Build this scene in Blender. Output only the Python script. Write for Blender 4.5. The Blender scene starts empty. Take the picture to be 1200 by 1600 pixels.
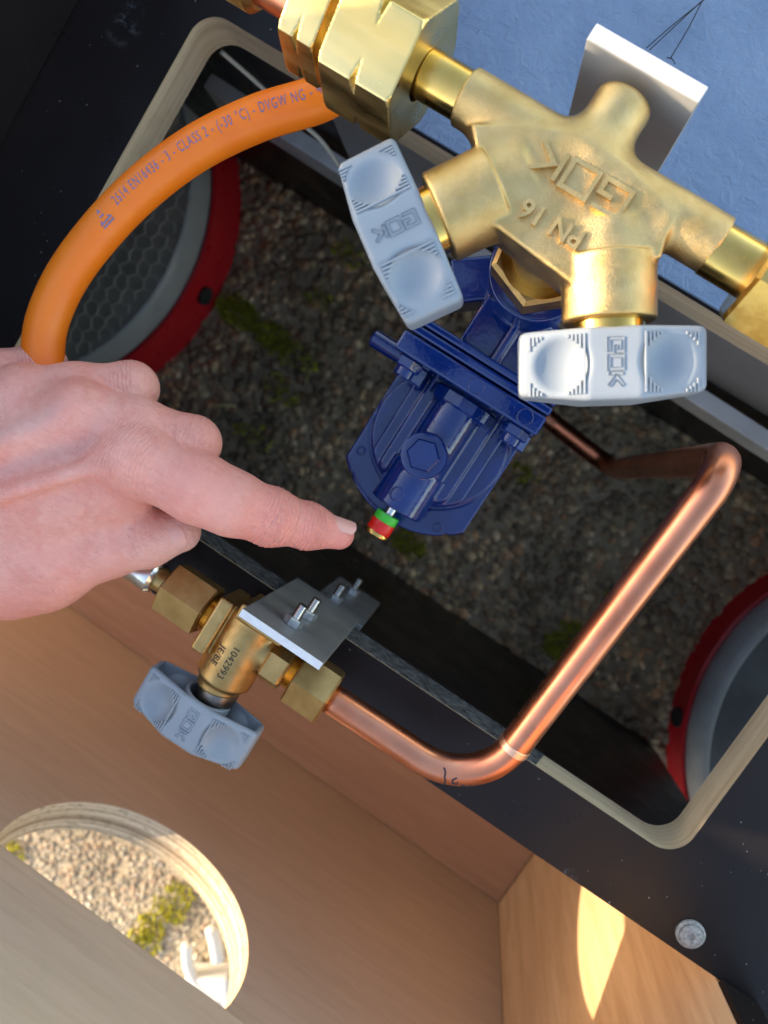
import bpy, bmesh, math, random
import numpy as np
from mathutils import Vector, Matrix
random.seed(7); np.random.seed(7)
scene = bpy.context.scene
col = scene.collection
# ---------------------------------------------------------------- camera
F, H = 1180.0, 0.33            # focal length in photo pixels (1200 x 1600), camera height over the panel
_th = math.radians(32.6)
_z = np.array([(752-600)/F, (740-800)/F, 1.0]); _z /= np.linalg.norm(_z)
_u = np.array([math.cos(_th), math.sin(_th), 0.0]); _u -= _z*_u.dot(_z); _u /= np.linalg.norm(_u)
RM = np.array([_u, -np.cross(_z, _u), -_z])
def P(x, y, Z=0.0):            # where a line of sight meets the level Z
    d = RM @ np.array([(x-600)/F, (y-800)/F, 1.0]); p = d*((Z-H)/d[2]); p[2] += H
    return p
cam = bpy.data.cameras.new('camera'); camo = bpy.data.objects.new('camera', cam); col.objects.link(camo)
cam.sensor_fit = 'VERTICAL'; cam.sensor_height = 36.0; cam.lens = 36.0*F/1600.0
cam.clip_start = 0.01; cam.clip_end = 200.0
m = Matrix.Identity(4)
for i in range(3):
    m[i][0] = RM[i][0]; m[i][1] = -RM[i][1]; m[i][2] = -RM[i][2]
m[2][3] = H
camo.matrix_world = m
cam.dof.use_dof = True; cam.dof.focus_distance = 0.268; cam.dof.aperture_fstop = 10.0
scene.camera = camo
# ---------------------------------------------------------------- sky and sun
S = Vector((-0.85, -0.40, 0.30)).normalized()       # towards the sun
world = bpy.data.worlds.new('World'); scene.world = world; world.use_nodes = True
wn = world.node_tree; wn.nodes.clear()
sky = wn.nodes.new('ShaderNodeTexSky'); sky.sky_type = 'NISHITA'; sky.sun_disc = False
sky.sun_elevation = math.asin(S.z); sky.sun_rotation = math.atan2(S.x, S.y)
bg = wn.nodes.new('ShaderNodeBackground'); bg.inputs[1].default_value = 0.15
wo = wn.nodes.new('ShaderNodeOutputWorld')
wn.links.new(sky.outputs[0], bg.inputs[0]); wn.links.new(bg.outputs[0], wo.inputs[0])
sl = bpy.data.lights.new('sun', 'SUN'); sl.energy = 2.5; sl.angle = math.radians(0.6); sl.color = (1.0, 0.86, 0.66)
so = bpy.data.objects.new('sun', sl); col.objects.link(so)
so.rotation_euler = S.to_track_quat('Z', 'Y').to_euler()
scene.view_settings.view_transform = 'Standard'; scene.view_settings.look = 'None'
scene.view_settings.exposure = 2.2; scene.view_settings.gamma = 1.0
scene.view_settings.use_curve_mapping = False
scene.view_settings.use_white_balance = True; scene.view_settings.white_balance_temperature = 7600; scene.view_settings.white_balance_tint = 10   # the phone's warm daylight balance

# ---------------------------------------------------------------- helpers
def tag(o, label=None, cat=None, group=None, kind=None):
    if label: o['label'] = label
    if cat: o['category'] = cat
    if group: o['group'] = group
    if kind: o['kind'] = kind
    return o
def empty(name, loc, label, cat, group=None):
    o = bpy.data.objects.new(name, None); o.empty_display_size = 0.01; col.objects.link(o)
    o.location = loc
    return tag(o, label, cat, group)
def obj(name, me, parent=None):
    o = bpy.data.objects.new(name, me); col.objects.link(o)
    if parent is not None:
        o.parent = parent
        w = Matrix.Identity(4); q = parent
        while q is not None:
            w = q.matrix_basis @ w if q.parent is None else (q.matrix_parent_inverse @ q.matrix_basis @ w)
            q = q.parent
        o.matrix_parent_inverse = w.inverted()
    return o
def mesh(name, V, Fc, mat, parent=None, smooth=False, angle=None):
    me = bpy.data.meshes.new(name)
    me.from_pydata([tuple(map(float, v)) for v in V], [], [tuple(map(int, f)) for f in Fc])
    for mt in (mat if isinstance(mat, (list, tuple)) else [mat]): me.materials.append(mt)
    if angle is not None:
        me.polygons.foreach_set('use_smooth', [True]*len(me.polygons)); me.set_sharp_from_angle(angle=math.radians(angle))
    elif smooth:
        me.polygons.foreach_set('use_smooth', [True]*len(me.polygons))
    me.update()
    return obj(name, me, parent)
def frame(d, up=(0, 0, 1)):
    d = np.array(d, float); d /= np.linalg.norm(d); up = np.array(up, float)
    if abs(d.dot(up)) > 0.97: up = np.array([0, 1.0, 0]) if abs(d[1]) < 0.9 else np.array([1.0, 0, 0])
    a = np.cross(up, d); a /= np.linalg.norm(a); b = np.cross(d, a)
    return d, a, b                      # axis, side, up
class MB:
    def __init__(s): s.V = []; s.F = []
    def add(s, V, Fc):
        n = len(s.V); s.V += [tuple(v) for v in V]; s.F += [tuple(i+n for i in f) for f in Fc]; return s
    def lathe(s, prof, o, d, seg=48, rot=0.0, up=(0, 0, 1)):
        o = np.array(o, float); d, a, b = frame(d, up); V = []; Fc = []
        for r, t in prof:
            for k in range(seg):
                w = rot + 2*math.pi*k/seg
                V.append(o + d*t + (a*math.cos(w) + b*math.sin(w))*max(r, 1e-6))
        for i in range(len(prof)-1):
            for k in range(seg):
                k2 = (k+1) % seg
                Fc.append((i*seg+k, i*seg+k2, (i+1)*seg+k2, (i+1)*seg+k))
        Fc.append(tuple(reversed(range(seg)))); n = (len(prof)-1)*seg; Fc.append(tuple(range(n, n+seg)))
        return s.add(V, Fc)
    def ring(s, c, d, R, r, seg=28):
        c = np.array(c, float); d, a, b = frame(d); V = []; Fc = []
        for k in range(seg):
            w = 2*math.pi*k/seg; e = a*math.cos(w)+b*math.sin(w)
            for j in range(6):
                q = 2*math.pi*j/6; V.append(c+e*(R+r*math.cos(q))+d*r*math.sin(q))
            for j in range(6): Fc.append((k*6+j, ((k+1) % seg)*6+j, ((k+1) % seg)*6+(j+1) % 6, k*6+(j+1) % 6))
        return s.add(V, Fc)
    def hexa(s, o, d, R, L, rot=0.0, ch=0.1, up=(0, 0, 1)):
        c = R*ch
        return s.lathe([(R*0.9, 0), (R, c), (R, L-c), (R*0.9, L)], o, d, 6, rot, up)
    def box(s, c, h, ax=None, bev=0.0):
        c = np.array(c, float); ax = np.eye(3) if ax is None else np.array(ax, float)
        bm = bmesh.new(); bmesh.ops.create_cube(bm, size=2.0)
        for v in bm.verts: v.co = Vector((v.co.x*h[0], v.co.y*h[1], v.co.z*h[2]))
        if bev > 0: bmesh.ops.bevel(bm, geom=list(bm.edges), offset=bev, segments=2, affect='EDGES', profile=0.5)
        bm.verts.index_update()
        V = [c + ax[0]*v.co.x + ax[1]*v.co.y + ax[2]*v.co.z for v in bm.verts]
        if np.linalg.det(ax) < 0: Fc = [tuple(reversed([v.index for v in f.verts])) for f in bm.faces]
        else: Fc = [tuple(v.index for v in f.verts) for f in bm.faces]
        bm.free(); return s.add(V, Fc)
    def bar(s, a, b, w, h, up=(0, 0, 1)):
        a = np.array(a, float); b = np.array(b, float); d, x, y = frame(b-a, up)
        return s.box((a+b)/2, (np.linalg.norm(b-a)/2, w/2, h/2), [d, x, y])
    def tube(s, pts, rad, seg=20):
        pts = np.array(pts, float); n = len(pts); rad = np.broadcast_to(rad, (n,))
        T = np.gradient(pts, axis=0); T /= np.linalg.norm(T, axis=1)[:, None]
        a = np.cross(T[0], [0.13, 0.2, 1.0]); a /= np.linalg.norm(a); V = []; Fc = []
        for i in range(n):
            a = a - T[i]*a.dot(T[i]); a /= np.linalg.norm(a); b = np.cross(T[i], a)
            for k in range(seg):
                w = 2*math.pi*k/seg; V.append(pts[i] + (a*math.cos(w) + b*math.sin(w))*rad[i])
        for i in range(n-1):
            for k in range(seg):
                k2 = (k+1) % seg; Fc.append((i*seg+k, i*seg+k2, (i+1)*seg+k2, (i+1)*seg+k))
        Fc.append(tuple(reversed(range(seg)))); Fc.append(tuple(range((n-1)*seg, n*seg)))
        return s.add(V, Fc)
    def build(s, name, mat, parent=None, smooth=False, angle=None):
        return mesh(name, s.V, s.F, mat, parent, smooth, angle)
def spline(pts, n=12):
    pts = [np.array(p, float) for p in pts]; pts = [2*pts[0]-pts[1]] + pts + [2*pts[-1]-pts[-2]]; out = []
    for i in range(1, len(pts)-2):
        p0, p1, p2, p3 = pts[i-1:i+3]
        for k in range(n):
            t = k/n
            out.append(0.5*((2*p1) + (p2-p0)*t + (2*p0-5*p1+4*p2-p3)*t*t + (3*p1-p0-3*p2+p3)*t**3))
    out.append(pts[-2]); return np.array(out)
def fillet(pts, rads, n=14):
    pts = [np.array(p, float) for p in pts]; out = [pts[0]]
    for i in range(1, len(pts)-1):
        a = pts[i-1]-pts[i]; b = pts[i+1]-pts[i]; a /= np.linalg.norm(a); b /= np.linalg.norm(b)
        ang = math.acos(max(-1, min(1, a.dot(b)))); r = rads[i-1]; t = r/math.tan(ang/2)
        c = pts[i] + (a+b)/np.linalg.norm(a+b)*r/math.sin(ang/2)
        s = pts[i]+a*t - c; e = pts[i]+b*t - c; om = math.pi-ang
        for k in range(n+1):
            q = k/n; out.append(c + (math.sin((1-q)*om)*s + math.sin(q*om)*e)/math.sin(om))
    out.append(pts[-1])
    res = [out[0]]
    for p in out[1:]:
        L = np.linalg.norm(p-res[-1]); k = max(1, int(L/0.006))
        q = res[-1]
        for j in range(1, k+1): res.append(q + (p-q)*j/k)
    return np.array(res)
# signed distance shapes, meshed with surface nets
def s_cap(X, a, b, ra, rb):
    a = np.array(a); b = np.array(b); ab = b-a
    t = np.clip(((X-a) @ ab)/ab.dot(ab), 0, 1)
    return np.linalg.norm(X-a-t[..., None]*ab, axis=-1) - (ra+(rb-ra)*t)
def s_cyl(X, a, b, r, rd=0.0):
    a = np.array(a, float); b = np.array(b, float); d = b-a; L = np.linalg.norm(d); d /= L
    q = X-a; t = q @ d; rr = np.sqrt(np.maximum((q*q).sum(-1)-t*t, 0)) - r + rd
    tt = np.abs(t-L/2) - L/2 + rd
    return np.minimum(np.maximum(rr, tt), 0) + np.hypot(np.maximum(rr, 0), np.maximum(tt, 0)) - rd
def s_box(X, c, h, ax=None, rd=0.0):
    q = X-np.array(c, float)
    if ax is not None: q = q @ np.array(ax, float).T
    q = np.abs(q) - (np.array(h)-rd)
    return np.linalg.norm(np.maximum(q, 0), axis=-1) + np.minimum(q.max(-1), 0) - rd
def s_ell(X, c, r, ax=None):
    q = X-np.array(c, float)
    if ax is not None: q = q @ np.array(ax, float).T
    k = np.linalg.norm(q/np.array(r), axis=-1); return (k-1)*min(r)
def s_poly(X, pts, z0, z1, rd=0.0):        # convex polygon (counter-clockwise) in XY
    d = np.full(X.shape[:-1], -9.0, np.float32); n = len(pts)
    for i in range(n):
        p = np.array(pts[i]); e = np.array(pts[(i+1) % n])-p; nn = np.array([e[1], -e[0]])/np.linalg.norm(e)
        d = np.maximum(d, (X[..., :2]-p) @ nn)
    d = d+rd; z = np.maximum(z0-X[..., 2], X[..., 2]-z1)+rd
    return np.minimum(np.maximum(d, z), 0)+np.hypot(np.maximum(d, 0), np.maximum(z, 0))-rd
def smin(a, b, k):
    h = np.clip(0.5+0.5*(b-a)/k, 0, 1); return b*(1-h)+a*h-k*h*(1-h)
def smax(a, b, k): return -smin(-a, -b, k)
def snet(fn, lo, hi, h):
    lo = np.array(lo, float); n = np.ceil((np.array(hi)-lo)/h).astype(int)+1
    g = np.stack(np.meshgrid(*[lo[i]+h*np.arange(n[i]) for i in range(3)], indexing='ij'), -1).astype(np.float32)
    f = fn(g); s = f < 0
    sh = [(a, b, c) for a in (0, 1) for b in (0, 1) for c in (0, 1)]
    def sub(A, o): return A[o[0]:n[0]-1+o[0], o[1]:n[1]-1+o[1], o[2]:n[2]-1+o[2]]
    cnt = sum(sub(s, o).astype(np.int8) for o in sh); act = (cnt > 0) & (cnt < 8)
    ii = np.argwhere(act); idm = np.full(act.shape, -1); idm[act] = np.arange(len(ii))
    acc = np.zeros((len(ii), 3)); num = np.zeros(len(ii))
    for o in sh:
        for ax in range(3):
            if o[ax]: continue
            o2 = list(o); o2[ax] = 1
            v0 = f[ii[:, 0]+o[0], ii[:, 1]+o[1], ii[:, 2]+o[2]]; v1 = f[ii[:, 0]+o2[0], ii[:, 1]+o2[1], ii[:, 2]+o2[2]]
            mk = (v0 < 0) != (v1 < 0); t = np.where(mk, v0/np.where(mk, v0-v1, 1), 0)
            p = np.repeat(np.array([o], float), len(ii), 0); p[:, ax] += t
            acc += p*mk[:, None]; num += mk
    V = lo+h*(ii+acc/num[:, None]); Fc = []
    for ax in range(3):
        b_, c_ = (ax+1) % 3, (ax+2) % 3
        sl0 = [slice(1, -1)]*3; sl0[ax] = slice(0, n[ax]-1); sl1 = list(sl0); sl1[ax] = slice(1, n[ax])
        a0 = s[tuple(sl0)]; a1 = s[tuple(sl1)]
        e = np.argwhere(a0 != a1); pos = a0[tuple(e.T)]
        e = e.copy(); e[:, b_] += 1; e[:, c_] += 1
        def cid(db, dc):
            q = e.copy(); q[:, b_] += db; q[:, c_] += dc; return idm[tuple(q.T)]
        Q = np.stack([cid(-1, -1), cid(0, -1), cid(0, 0), cid(-1, 0)], 1)
        Q[~pos] = Q[~pos][:, ::-1]; Fc.append(Q)
    return V, np.concatenate(Fc)
def text_mesh(txt, size, extrude=0.0, offset=0.0, align='CENTER', space=1.0):
    c = bpy.data.curves.new('text', 'FONT'); c.body = txt; c.size = size; c.extrude = extrude; c.offset = offset
    c.align_x = align; c.align_y = 'CENTER'; c.resolution_u = 3; c.space_character = space
    o = bpy.data.objects.new('text', c); col.objects.link(o); bpy.context.view_layer.update()
    me = bpy.data.meshes.new_from_object(o.evaluated_get(bpy.context.evaluated_depsgraph_get()))
    bm = bmesh.new(); bm.from_mesh(me); bmesh.ops.triangulate(bm, faces=list(bm.faces))
    if not extrude:
        for _ in range(3):
            ed = [q for q in bm.edges if q.calc_length() > .0011]
            if ed: bmesh.ops.subdivide_edges(bm, edges=ed, cuts=1); bmesh.ops.triangulate(bm, faces=list(bm.faces))
    bm.verts.index_update(); V = np.array([v.co[:] for v in bm.verts]); Fc = [tuple(v.index for v in p.verts) for p in bm.faces]; bm.free()
    bpy.data.objects.remove(o); bpy.data.curves.remove(c); bpy.data.meshes.remove(me)
    return V, Fc
LOGO = {'G': [[(1, 1), (0, 1), (0, 0), (1, 0), (1, .5), (.5, .5)]], 'O': [[(0, 0), (0, 1), (1, 1), (1, 0), (0, 0)]],
        'K': [[(0, 0), (0, 1)], [(.95, 1), (.25, .5), (.95, 0)]]}
def strip(mb, pts, w, closed, o, rd, up, nn, e):     # mitred flat stroke standing e proud
    pts = [np.array(p, float) for p in pts]; n = len(pts); L = []; Rr = []
    for i in range(n):
        a = pts[i]-pts[i-1] if (i or closed) else None; b = pts[(i+1) % n]-pts[i] if (i < n-1 or closed) else None
        if a is None: a = b
        if b is None: b = a
        a = a/np.linalg.norm(a); b = b/np.linalg.norm(b); na = np.array([-a[1], a[0]]); nb = np.array([-b[1], b[0]])
        m_ = na+nb; m_ = m_/m_.dot(m_)*2*w/2
        L.append(pts[i]+m_); Rr.append(pts[i]-m_)
    V = []; Fc = []
    for q in (L, Rr):
        for h in (-.0003, e):
            V += [o+rd*p[0]+up*p[1]+nn*h for p in q]
    for i in range(n if closed else n-1):
        k = (i+1) % n
        Fc += [(i+n, i+3*n, k+3*n, k+n), (i, i+n, k+n, k), (i+2*n, k+2*n, k+3*n, i+3*n)]
    if not closed: Fc += [(0, 2*n, 3*n, n), (n-1, 2*n-1, 4*n-1, 3*n-1)]
    mb.add(V, Fc)
def logo(mb, o, rd, up, size, e, w=0.2, gap=0.32, asp=0.95):      # raised three-letter logo
    rd = np.array(rd, float); up = np.array(up, float); nn = np.cross(rd, up); o = np.array(o, float)
    tot = 3*asp+2*gap
    for i, ch in enumerate('GOK'):
        x0 = -tot/2+i*(asp+gap)
        for pl in LOGO[ch]:
            cl = pl[0] == pl[-1]
            strip(mb, [((x0+a*asp)*size, (b-.5)*size) for a, b in (pl[:-1] if cl else pl)], w*size, cl, o, rd, up, nn, e)
# ---------------------------------------------------------------- materials
MT = {}
def nodes(name):
    m = bpy.data.materials.new(name); m.use_nodes = True; MT[name] = m
    nt = m.node_tree; b = nt.nodes['Principled BSDF']; return m, nt, b
def N(nt, t, **k):
    n = nt.nodes.new(t)
    for a, v in k.items():
        if a.startswith('i_'):
            key = a[2:]; key = int(key) if key.isdigit() else key.replace('_', ' ')
            n.inputs[key].default_value = v
        else: setattr(n, a, v)
    return n
def coords(nt, scale=(1, 1, 1), rot=(0, 0, 0)):
    tc = N(nt, 'ShaderNodeTexCoord'); mp = N(nt, 'ShaderNodeMapping'); mp.inputs['Scale'].default_value = scale; mp.inputs['Rotation'].default_value = rot
    nt.links.new(tc.outputs['Object'], mp.inputs['Vector']); return mp.outputs[0]
def noise(nt, vec, sc, det=4, rough=.55, dist=0.0):
    n = N(nt, 'ShaderNodeTexNoise'); n.inputs['Scale'].default_value = sc; n.inputs['Detail'].default_value = det
    n.inputs['Roughness'].default_value = rough; n.inputs['Distortion'].default_value = dist
    nt.links.new(vec, n.inputs['Vector']); return n.outputs['Fac']
def ramp(nt, fac, stops):
    r = N(nt, 'ShaderNodeValToRGB'); el = r.color_ramp.elements
    while len(el) < len(stops): el.new(0.5)
    for e, (p, c) in zip(el, stops):
        e.position = p; e.color = (c, c, c, 1) if not isinstance(c, (tuple, list)) else (*c, 1)
    nt.links.new(fac, r.inputs[0]); return r.outputs[0]
def mixc(nt, fac, a, b, mode='MIX'):
    x = N(nt, 'ShaderNodeMix', data_type='RGBA', blend_type=mode)
    if isinstance(fac, float): x.inputs[0].default_value = fac
    else: nt.links.new(fac, x.inputs[0])
    for k, v in ((6, a), (7, b)):
        if isinstance(v, (tuple, list)): x.inputs[k].default_value = (*v, 1)
        else: nt.links.new(v, x.inputs[k])
    return x.outputs[2]
def bump(nt, b, h, strength, dist):
    n = N(nt, 'ShaderNodeBump'); n.inputs['Strength'].default_value = strength; n.inputs['Distance'].default_value = dist
    nt.links.new(h, n.inputs['Height'])
    old = b.inputs['Normal'].links
    if old: nt.links.new(old[0].from_socket, n.inputs['Normal'])
    nt.links.new(n.outputs[0], b.inputs['Normal'])
def simple(name, c1, c2=None, rough=.5, metal=0.0, vs=60, bs=None, bst=.3, bd=.0004, rv=0.0, coat=0.0, scale=(1, 1, 1), spec=.5):
    m, nt, b = nodes(name); v = coords(nt, scale)
    b.inputs['Metallic'].default_value = metal; b.inputs['Roughness'].default_value = rough
    b.inputs['Coat Weight'].default_value = coat; b.inputs['Coat Roughness'].default_value = .08
    b.inputs['Specular IOR Level'].default_value = spec
    if c2 is None: b.inputs['Base Color'].default_value = (*c1, 1)
    else: nt.links.new(ramp(nt, noise(nt, v, vs, 5), [(.3, c1), (.7, c2)]), b.inputs['Base Color'])
    if rv: nt.links.new(ramp(nt, noise(nt, v, vs*2.3, 4), [(.3, max(.03, rough-rv)), (.72, min(1, rough+rv))]), b.inputs['Roughness'])
    if bs: bump(nt, b, noise(nt, v, bs, 3), bst, bd)
    return m
simple('brass_cast', (.52, .335, .13), (.68, .47, .22), .42, 1, 90, 2600, .5, .0004, .1)
simple('brass', (.62, .37, .09), (.74, .48, .16), .22, 1, 80, 500, .08, .0002, .07)
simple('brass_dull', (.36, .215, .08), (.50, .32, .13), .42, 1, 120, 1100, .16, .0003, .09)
simple('brass_bright', (.70, .50, .18), (.84, .65, .30), .34, 1, 70, 260, .15, .0004, .1, scale=(.25, 1, 1))
simple('thread', (.62, .36, .10), (.75, .48, .18), .25, 1, 150)
simple('steel', (.52, .53, .54), (.66, .66, .66), .2, 1, 150, 600, .06, .0002, .06)
simple('zinc', (.34, .35, .36), (.60, .61, .61), .42, .8, 420, rv=.08)
simple('dark_steel', (.10, .085, .075), (.26, .22, .19), .36, 1, 130, rv=.1)
simple('aluminium', (.46, .45, .44), (.56, .55, .53), .45, .55, 40, 900, .18, .0003, .07, scale=(.12, 1, 1))
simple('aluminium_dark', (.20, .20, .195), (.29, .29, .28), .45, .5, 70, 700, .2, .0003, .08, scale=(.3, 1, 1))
simple('aluminium_lit_edge', (.60, .60, .62), (.70, .70, .70), .5, .35, 300, rv=.08)  # paler aluminium, skylight on the top edges put into the colour
simple('copper', (.56, .185, .10), (.74, .30, .18), .32, 1, 38, 120, .05, .0003, .07)
simple('dusty_steel', (.16, .155, .15), (.38, .37, .36), .7, .3, 700, 900, .4, .0005)
simple('rail_metal', (.50, .50, .50), (.62, .62, .62), .45, .3, 60, rv=.08)
simple('pale_copper', (.9, .5, .33), None, .4, 1)
simple('knob_plastic', (.24, .268, .30), (.27, .298, .33), .42, 0, 60, 900, .06, .0003, .05)
simple('orange_rubber', (.92, .17, .006), (.96, .21, .012), .45, 0, 70, 1300, .12, .0003, .06)
simple('hose_ink', (.14, .13, .27), (.30, .20, .28), .6, 0, 900)
simple('black_ink', (.03, .022, .015), None, .6)
simple('marker', (.02, .015, .03), None, .6)
simple('green_plastic', (.03, .52, .04), None, .35)
simple('red_plastic', (.75, .012, .008), None, .35)
simple('red_paint', (.50, .009, .016), (.58, .014, .022), .32, 0, 40, 200, .05, .0004, .06)
simple('grey_paint', (.33, .345, .36), (.42, .43, .44), .42, 0, 50, 260, .08, .0004, .08)
simple('dark_plate', (.075, .08, .09), (.13, .135, .145), .4, 0, 30, rv=.1)
simple('mesh_backing', (.31, .28, .225), (.44, .40, .33), .5, 0, 45, 120, .3, .002)
simple('mesh_wire', (.50, .47, .39), (.60, .56, .47), .45, 0, 80)
simple('hole_shade_black', (.012, .012, .013), (.03, .03, .03), .6, 0, 90, 400, .3, .0006)  # near-black that paints the shade inside the drum holes
simple('sheet_grey', (.23, .22, .21), (.30, .285, .27), .4, .2, 12, 90, .05, .0005)
simple('white_plastic', (.50, .50, .49), (.56, .56, .55), .4)
simple('straw', (.55, .42, .16), (.65, .55, .3), .6)
simple('thread_fibre', (.008, .008, .012), None, .7)
# glossy blue enamel with thick, slightly wavy paint
m, nt, b = nodes('blue_paint'); v = coords(nt)
nt.links.new(ramp(nt, noise(nt, v, 70, 5), [(.3, (.0003, .014, .10)), (.7, (.0006, .022, .15))]), b.inputs['Base Color'])
b.inputs['Roughness'].default_value = .11; b.inputs['Coat Weight'].default_value = .35; b.inputs['Coat Roughness'].default_value = .05; b.inputs['Specular IOR Level'].default_value = .5
bump(nt, b, noise(nt, v, 420, 2), .28, .0005); bump(nt, b, noise(nt, v, 2200, 2), .06, .0003)
# black film-faced plywood: smooth coat, dust specks, faint scuffs, one painted sun reflection
m, nt, b = nodes('film'); v = coords(nt)
vo = N(nt, 'ShaderNodeTexVoronoi'); vo.inputs['Scale'].default_value = 330; nt.links.new(v, vo.inputs['Vector'])
sp = N(nt, 'ShaderNodeSeparateColor'); nt.links.new(vo.outputs['Color'], sp.inputs[0])
mth = N(nt, 'ShaderNodeMath', operation='MULTIPLY'); mth.inputs[1].default_value = .11; pw = N(nt, 'ShaderNodeMath', operation='POWER'); pw.inputs[1].default_value = 3.5
nt.links.new(sp.outputs[0], pw.inputs[0]); nt.links.new(pw.outputs[0], mth.inputs[0])
lt = N(nt, 'ShaderNodeMath', operation='LESS_THAN'); nt.links.new(vo.outputs['Distance'], lt.inputs[0]); nt.links.new(mth.outputs[0], lt.inputs[1])
sc1 = ramp(nt, noise(nt, v, 26, 6, .75), [(.66, 0.0), (.8, 1.0)])
base = mixc(nt, noise(nt, v, 9, 4), (.010, .008, .009), (.018, .013, .012))
base = mixc(nt, sc1, base, (.045, .045, .05))
for (sx_, sy_, sr_) in ((*P(193, 45)[:2], .009), (*P(205, 20)[:2], .007), (*P(885, 1372)[:2], .006)):  # two scuffs, then a sun reflection painted in near the front edge
    vm = N(nt, 'ShaderNodeVectorMath', operation='DISTANCE'); nt.links.new(v, vm.inputs[0]); vm.inputs[1].default_value = (sx_, sy_, 0)
    mr = N(nt, 'ShaderNodeMapRange'); nt.links.new(vm.outputs['Value'], mr.inputs[0]); mr.inputs[1].default_value = sr_; mr.inputs[2].default_value = sr_*.2
    nz = N(nt, 'ShaderNodeMath', operation='MULTIPLY'); nt.links.new(mr.outputs[0], nz.inputs[0]); nt.links.new(ramp(nt, noise(nt, v, 130, 6, .8), [(.50, 0.0), (.70, .6)]), nz.inputs[1])
    base = mixc(nt, nz.outputs[0], base, (.25, .25, .27))
base = mixc(nt, lt.outputs[0], base, (.26, .25, .24))
nt.links.new(base, b.inputs['Base Color']); b.inputs['Specular IOR Level'].default_value = .2
nt.links.new(ramp(nt, noise(nt, v, 40, 5), [(.3, .26), (.7, .42)]), b.inputs['Roughness'])
bump(nt, b, noise(nt, v, 260, 3), .05, .0006)
# pale grey sheet, blue of the skylight put into its colour, trowelled texture
m, nt, b = nodes('skylit_sheet'); v = coords(nt)
c = ramp(nt, noise(nt, v, 24, 6, .65, .6), [(.28, (.115, .18, .285)), (.72, (.175, .25, .365))])
c = mixc(nt, ramp(nt, noise(nt, v, 210, 4, .6), [(.60, 0.0), (.74, .55)]), c, (.095, .16, .27))
nt.links.new(c, b.inputs['Base Color']); b.inputs['Roughness'].default_value = .5
bump(nt, b, noise(nt, v, 180, 5, .6, .8), .9, .0016)
# plywood edge: thin veneers
m, nt, b = nodes('ply_edge'); v = coords(nt, (12, 12, 330))
c = ramp(nt, noise(nt, v, 1.0, 3, .6), [(.3, (.42, .31, .19)), (.7, (.60, .475, .32))])
v2 = coords(nt); c = mixc(nt, ramp(nt, noise(nt, v2, 55, 5, .7), [(.5, 0.0), (.85, .5)]), c, (.28, .19, .115))
nt.links.new(c, b.inputs['Base Color']); b.inputs['Roughness'].default_value = .72; bump(nt, b, noise(nt, v2, 600, 3), .25, .0005)
m, nt, b = nodes('hole_edge'); v = coords(nt, (3, 620, 3))
c = ramp(nt, noise(nt, v, 1.0, 3, .6), [(.36, (.24, .16, .095)), (.5, (.46, .36, .24)), (.64, (.56, .45, .32))])
v2 = coords(nt, (1, 3.5, 1)); c = mixc(nt, ramp(nt, noise(nt, v2, 180, 4, .75), [(.54, 0.0), (.66, .85)]), c, (.06, .04, .025))
nt.links.new(c, b.inputs['Base Color']); b.inputs['Roughness'].default_value = .75; bump(nt, b, noise(nt, v2, 300, 4), .5, .0008)
def wood(name, sc, dark, light, big=2.5):
    m, nt, b = nodes(name); v = coords(nt, sc)
    c = ramp(nt, noise(nt, v, 1.0, 7, .68, .5), [(.36, dark), (.64, light)])
    v2 = coords(nt); c = mixc(nt, ramp(nt, noise(nt, v2, big*2, 3), [(.35, .0), (.7, .35)]), c, tuple(x*.72 for x in dark))
    v3 = coords(nt, tuple(s*3.2 for s in sc)); c = mixc(nt, ramp(nt, noise(nt, v3, 1.0, 3, .5), [(.58, 0.0), (.74, .28)]), c, tuple(x*.62 for x in dark))
    nt.links.new(c, b.inputs['Base Color']); b.inputs['Roughness'].default_value = .58
    bump(nt, b, noise(nt, v3, 1.0, 3), .12, .0006)
wood('wood_front', (12, 160, 150), (.53, .43, .315), (.60, .495, .375))
wood('wood_side', (100, 130, 10), (.50, .30, .165), (.64, .41, .245))
wood('wood_floor', (10, 130, 130), (.46, .25, .145), (.55, .315, .19))
# concrete with embedded stones
m, nt, b = nodes('concrete'); v = coords(nt)
c = ramp(nt, noise(nt, v, 90, 6, .7), [(.3, (.24, .185, .125)), (.7, (.48, .385, .27))])
c = mixc(nt, ramp(nt, noise(nt, v, 9, 4), [(.5, 0.0), (.75, .7)]), c, (.13, .13, .045))
nt.links.new(c, b.inputs['Base Color']); b.inputs['Roughness'].default_value = .9; bump(nt, b, noise(nt, v, 250, 5), .6, .002)
m, nt, b = nodes('pebbles'); at = N(nt, 'ShaderNodeAttribute', attribute_name='tint'); v = coords(nt)
c = mixc(nt, ramp(nt, noise(nt, v, 160, 5, .7), [(.3, 0.0), (.75, .6)]), at.outputs['Color'], (.10, .085, .065))
c = mixc(nt, ramp(nt, noise(nt, v, 14, 4, .6), [(.40, .7), (.60, 0.0)]), c, (.10, .078, .055))
nt.links.new(c, b.inputs['Base Color']); b.inputs['Roughness'].default_value = .8; bump(nt, b, noise(nt, v, 500, 3), .3, .001)
simple('moss', (.24, .27, .02), (.55, .50, .05), .8, 0, 140)
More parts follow.
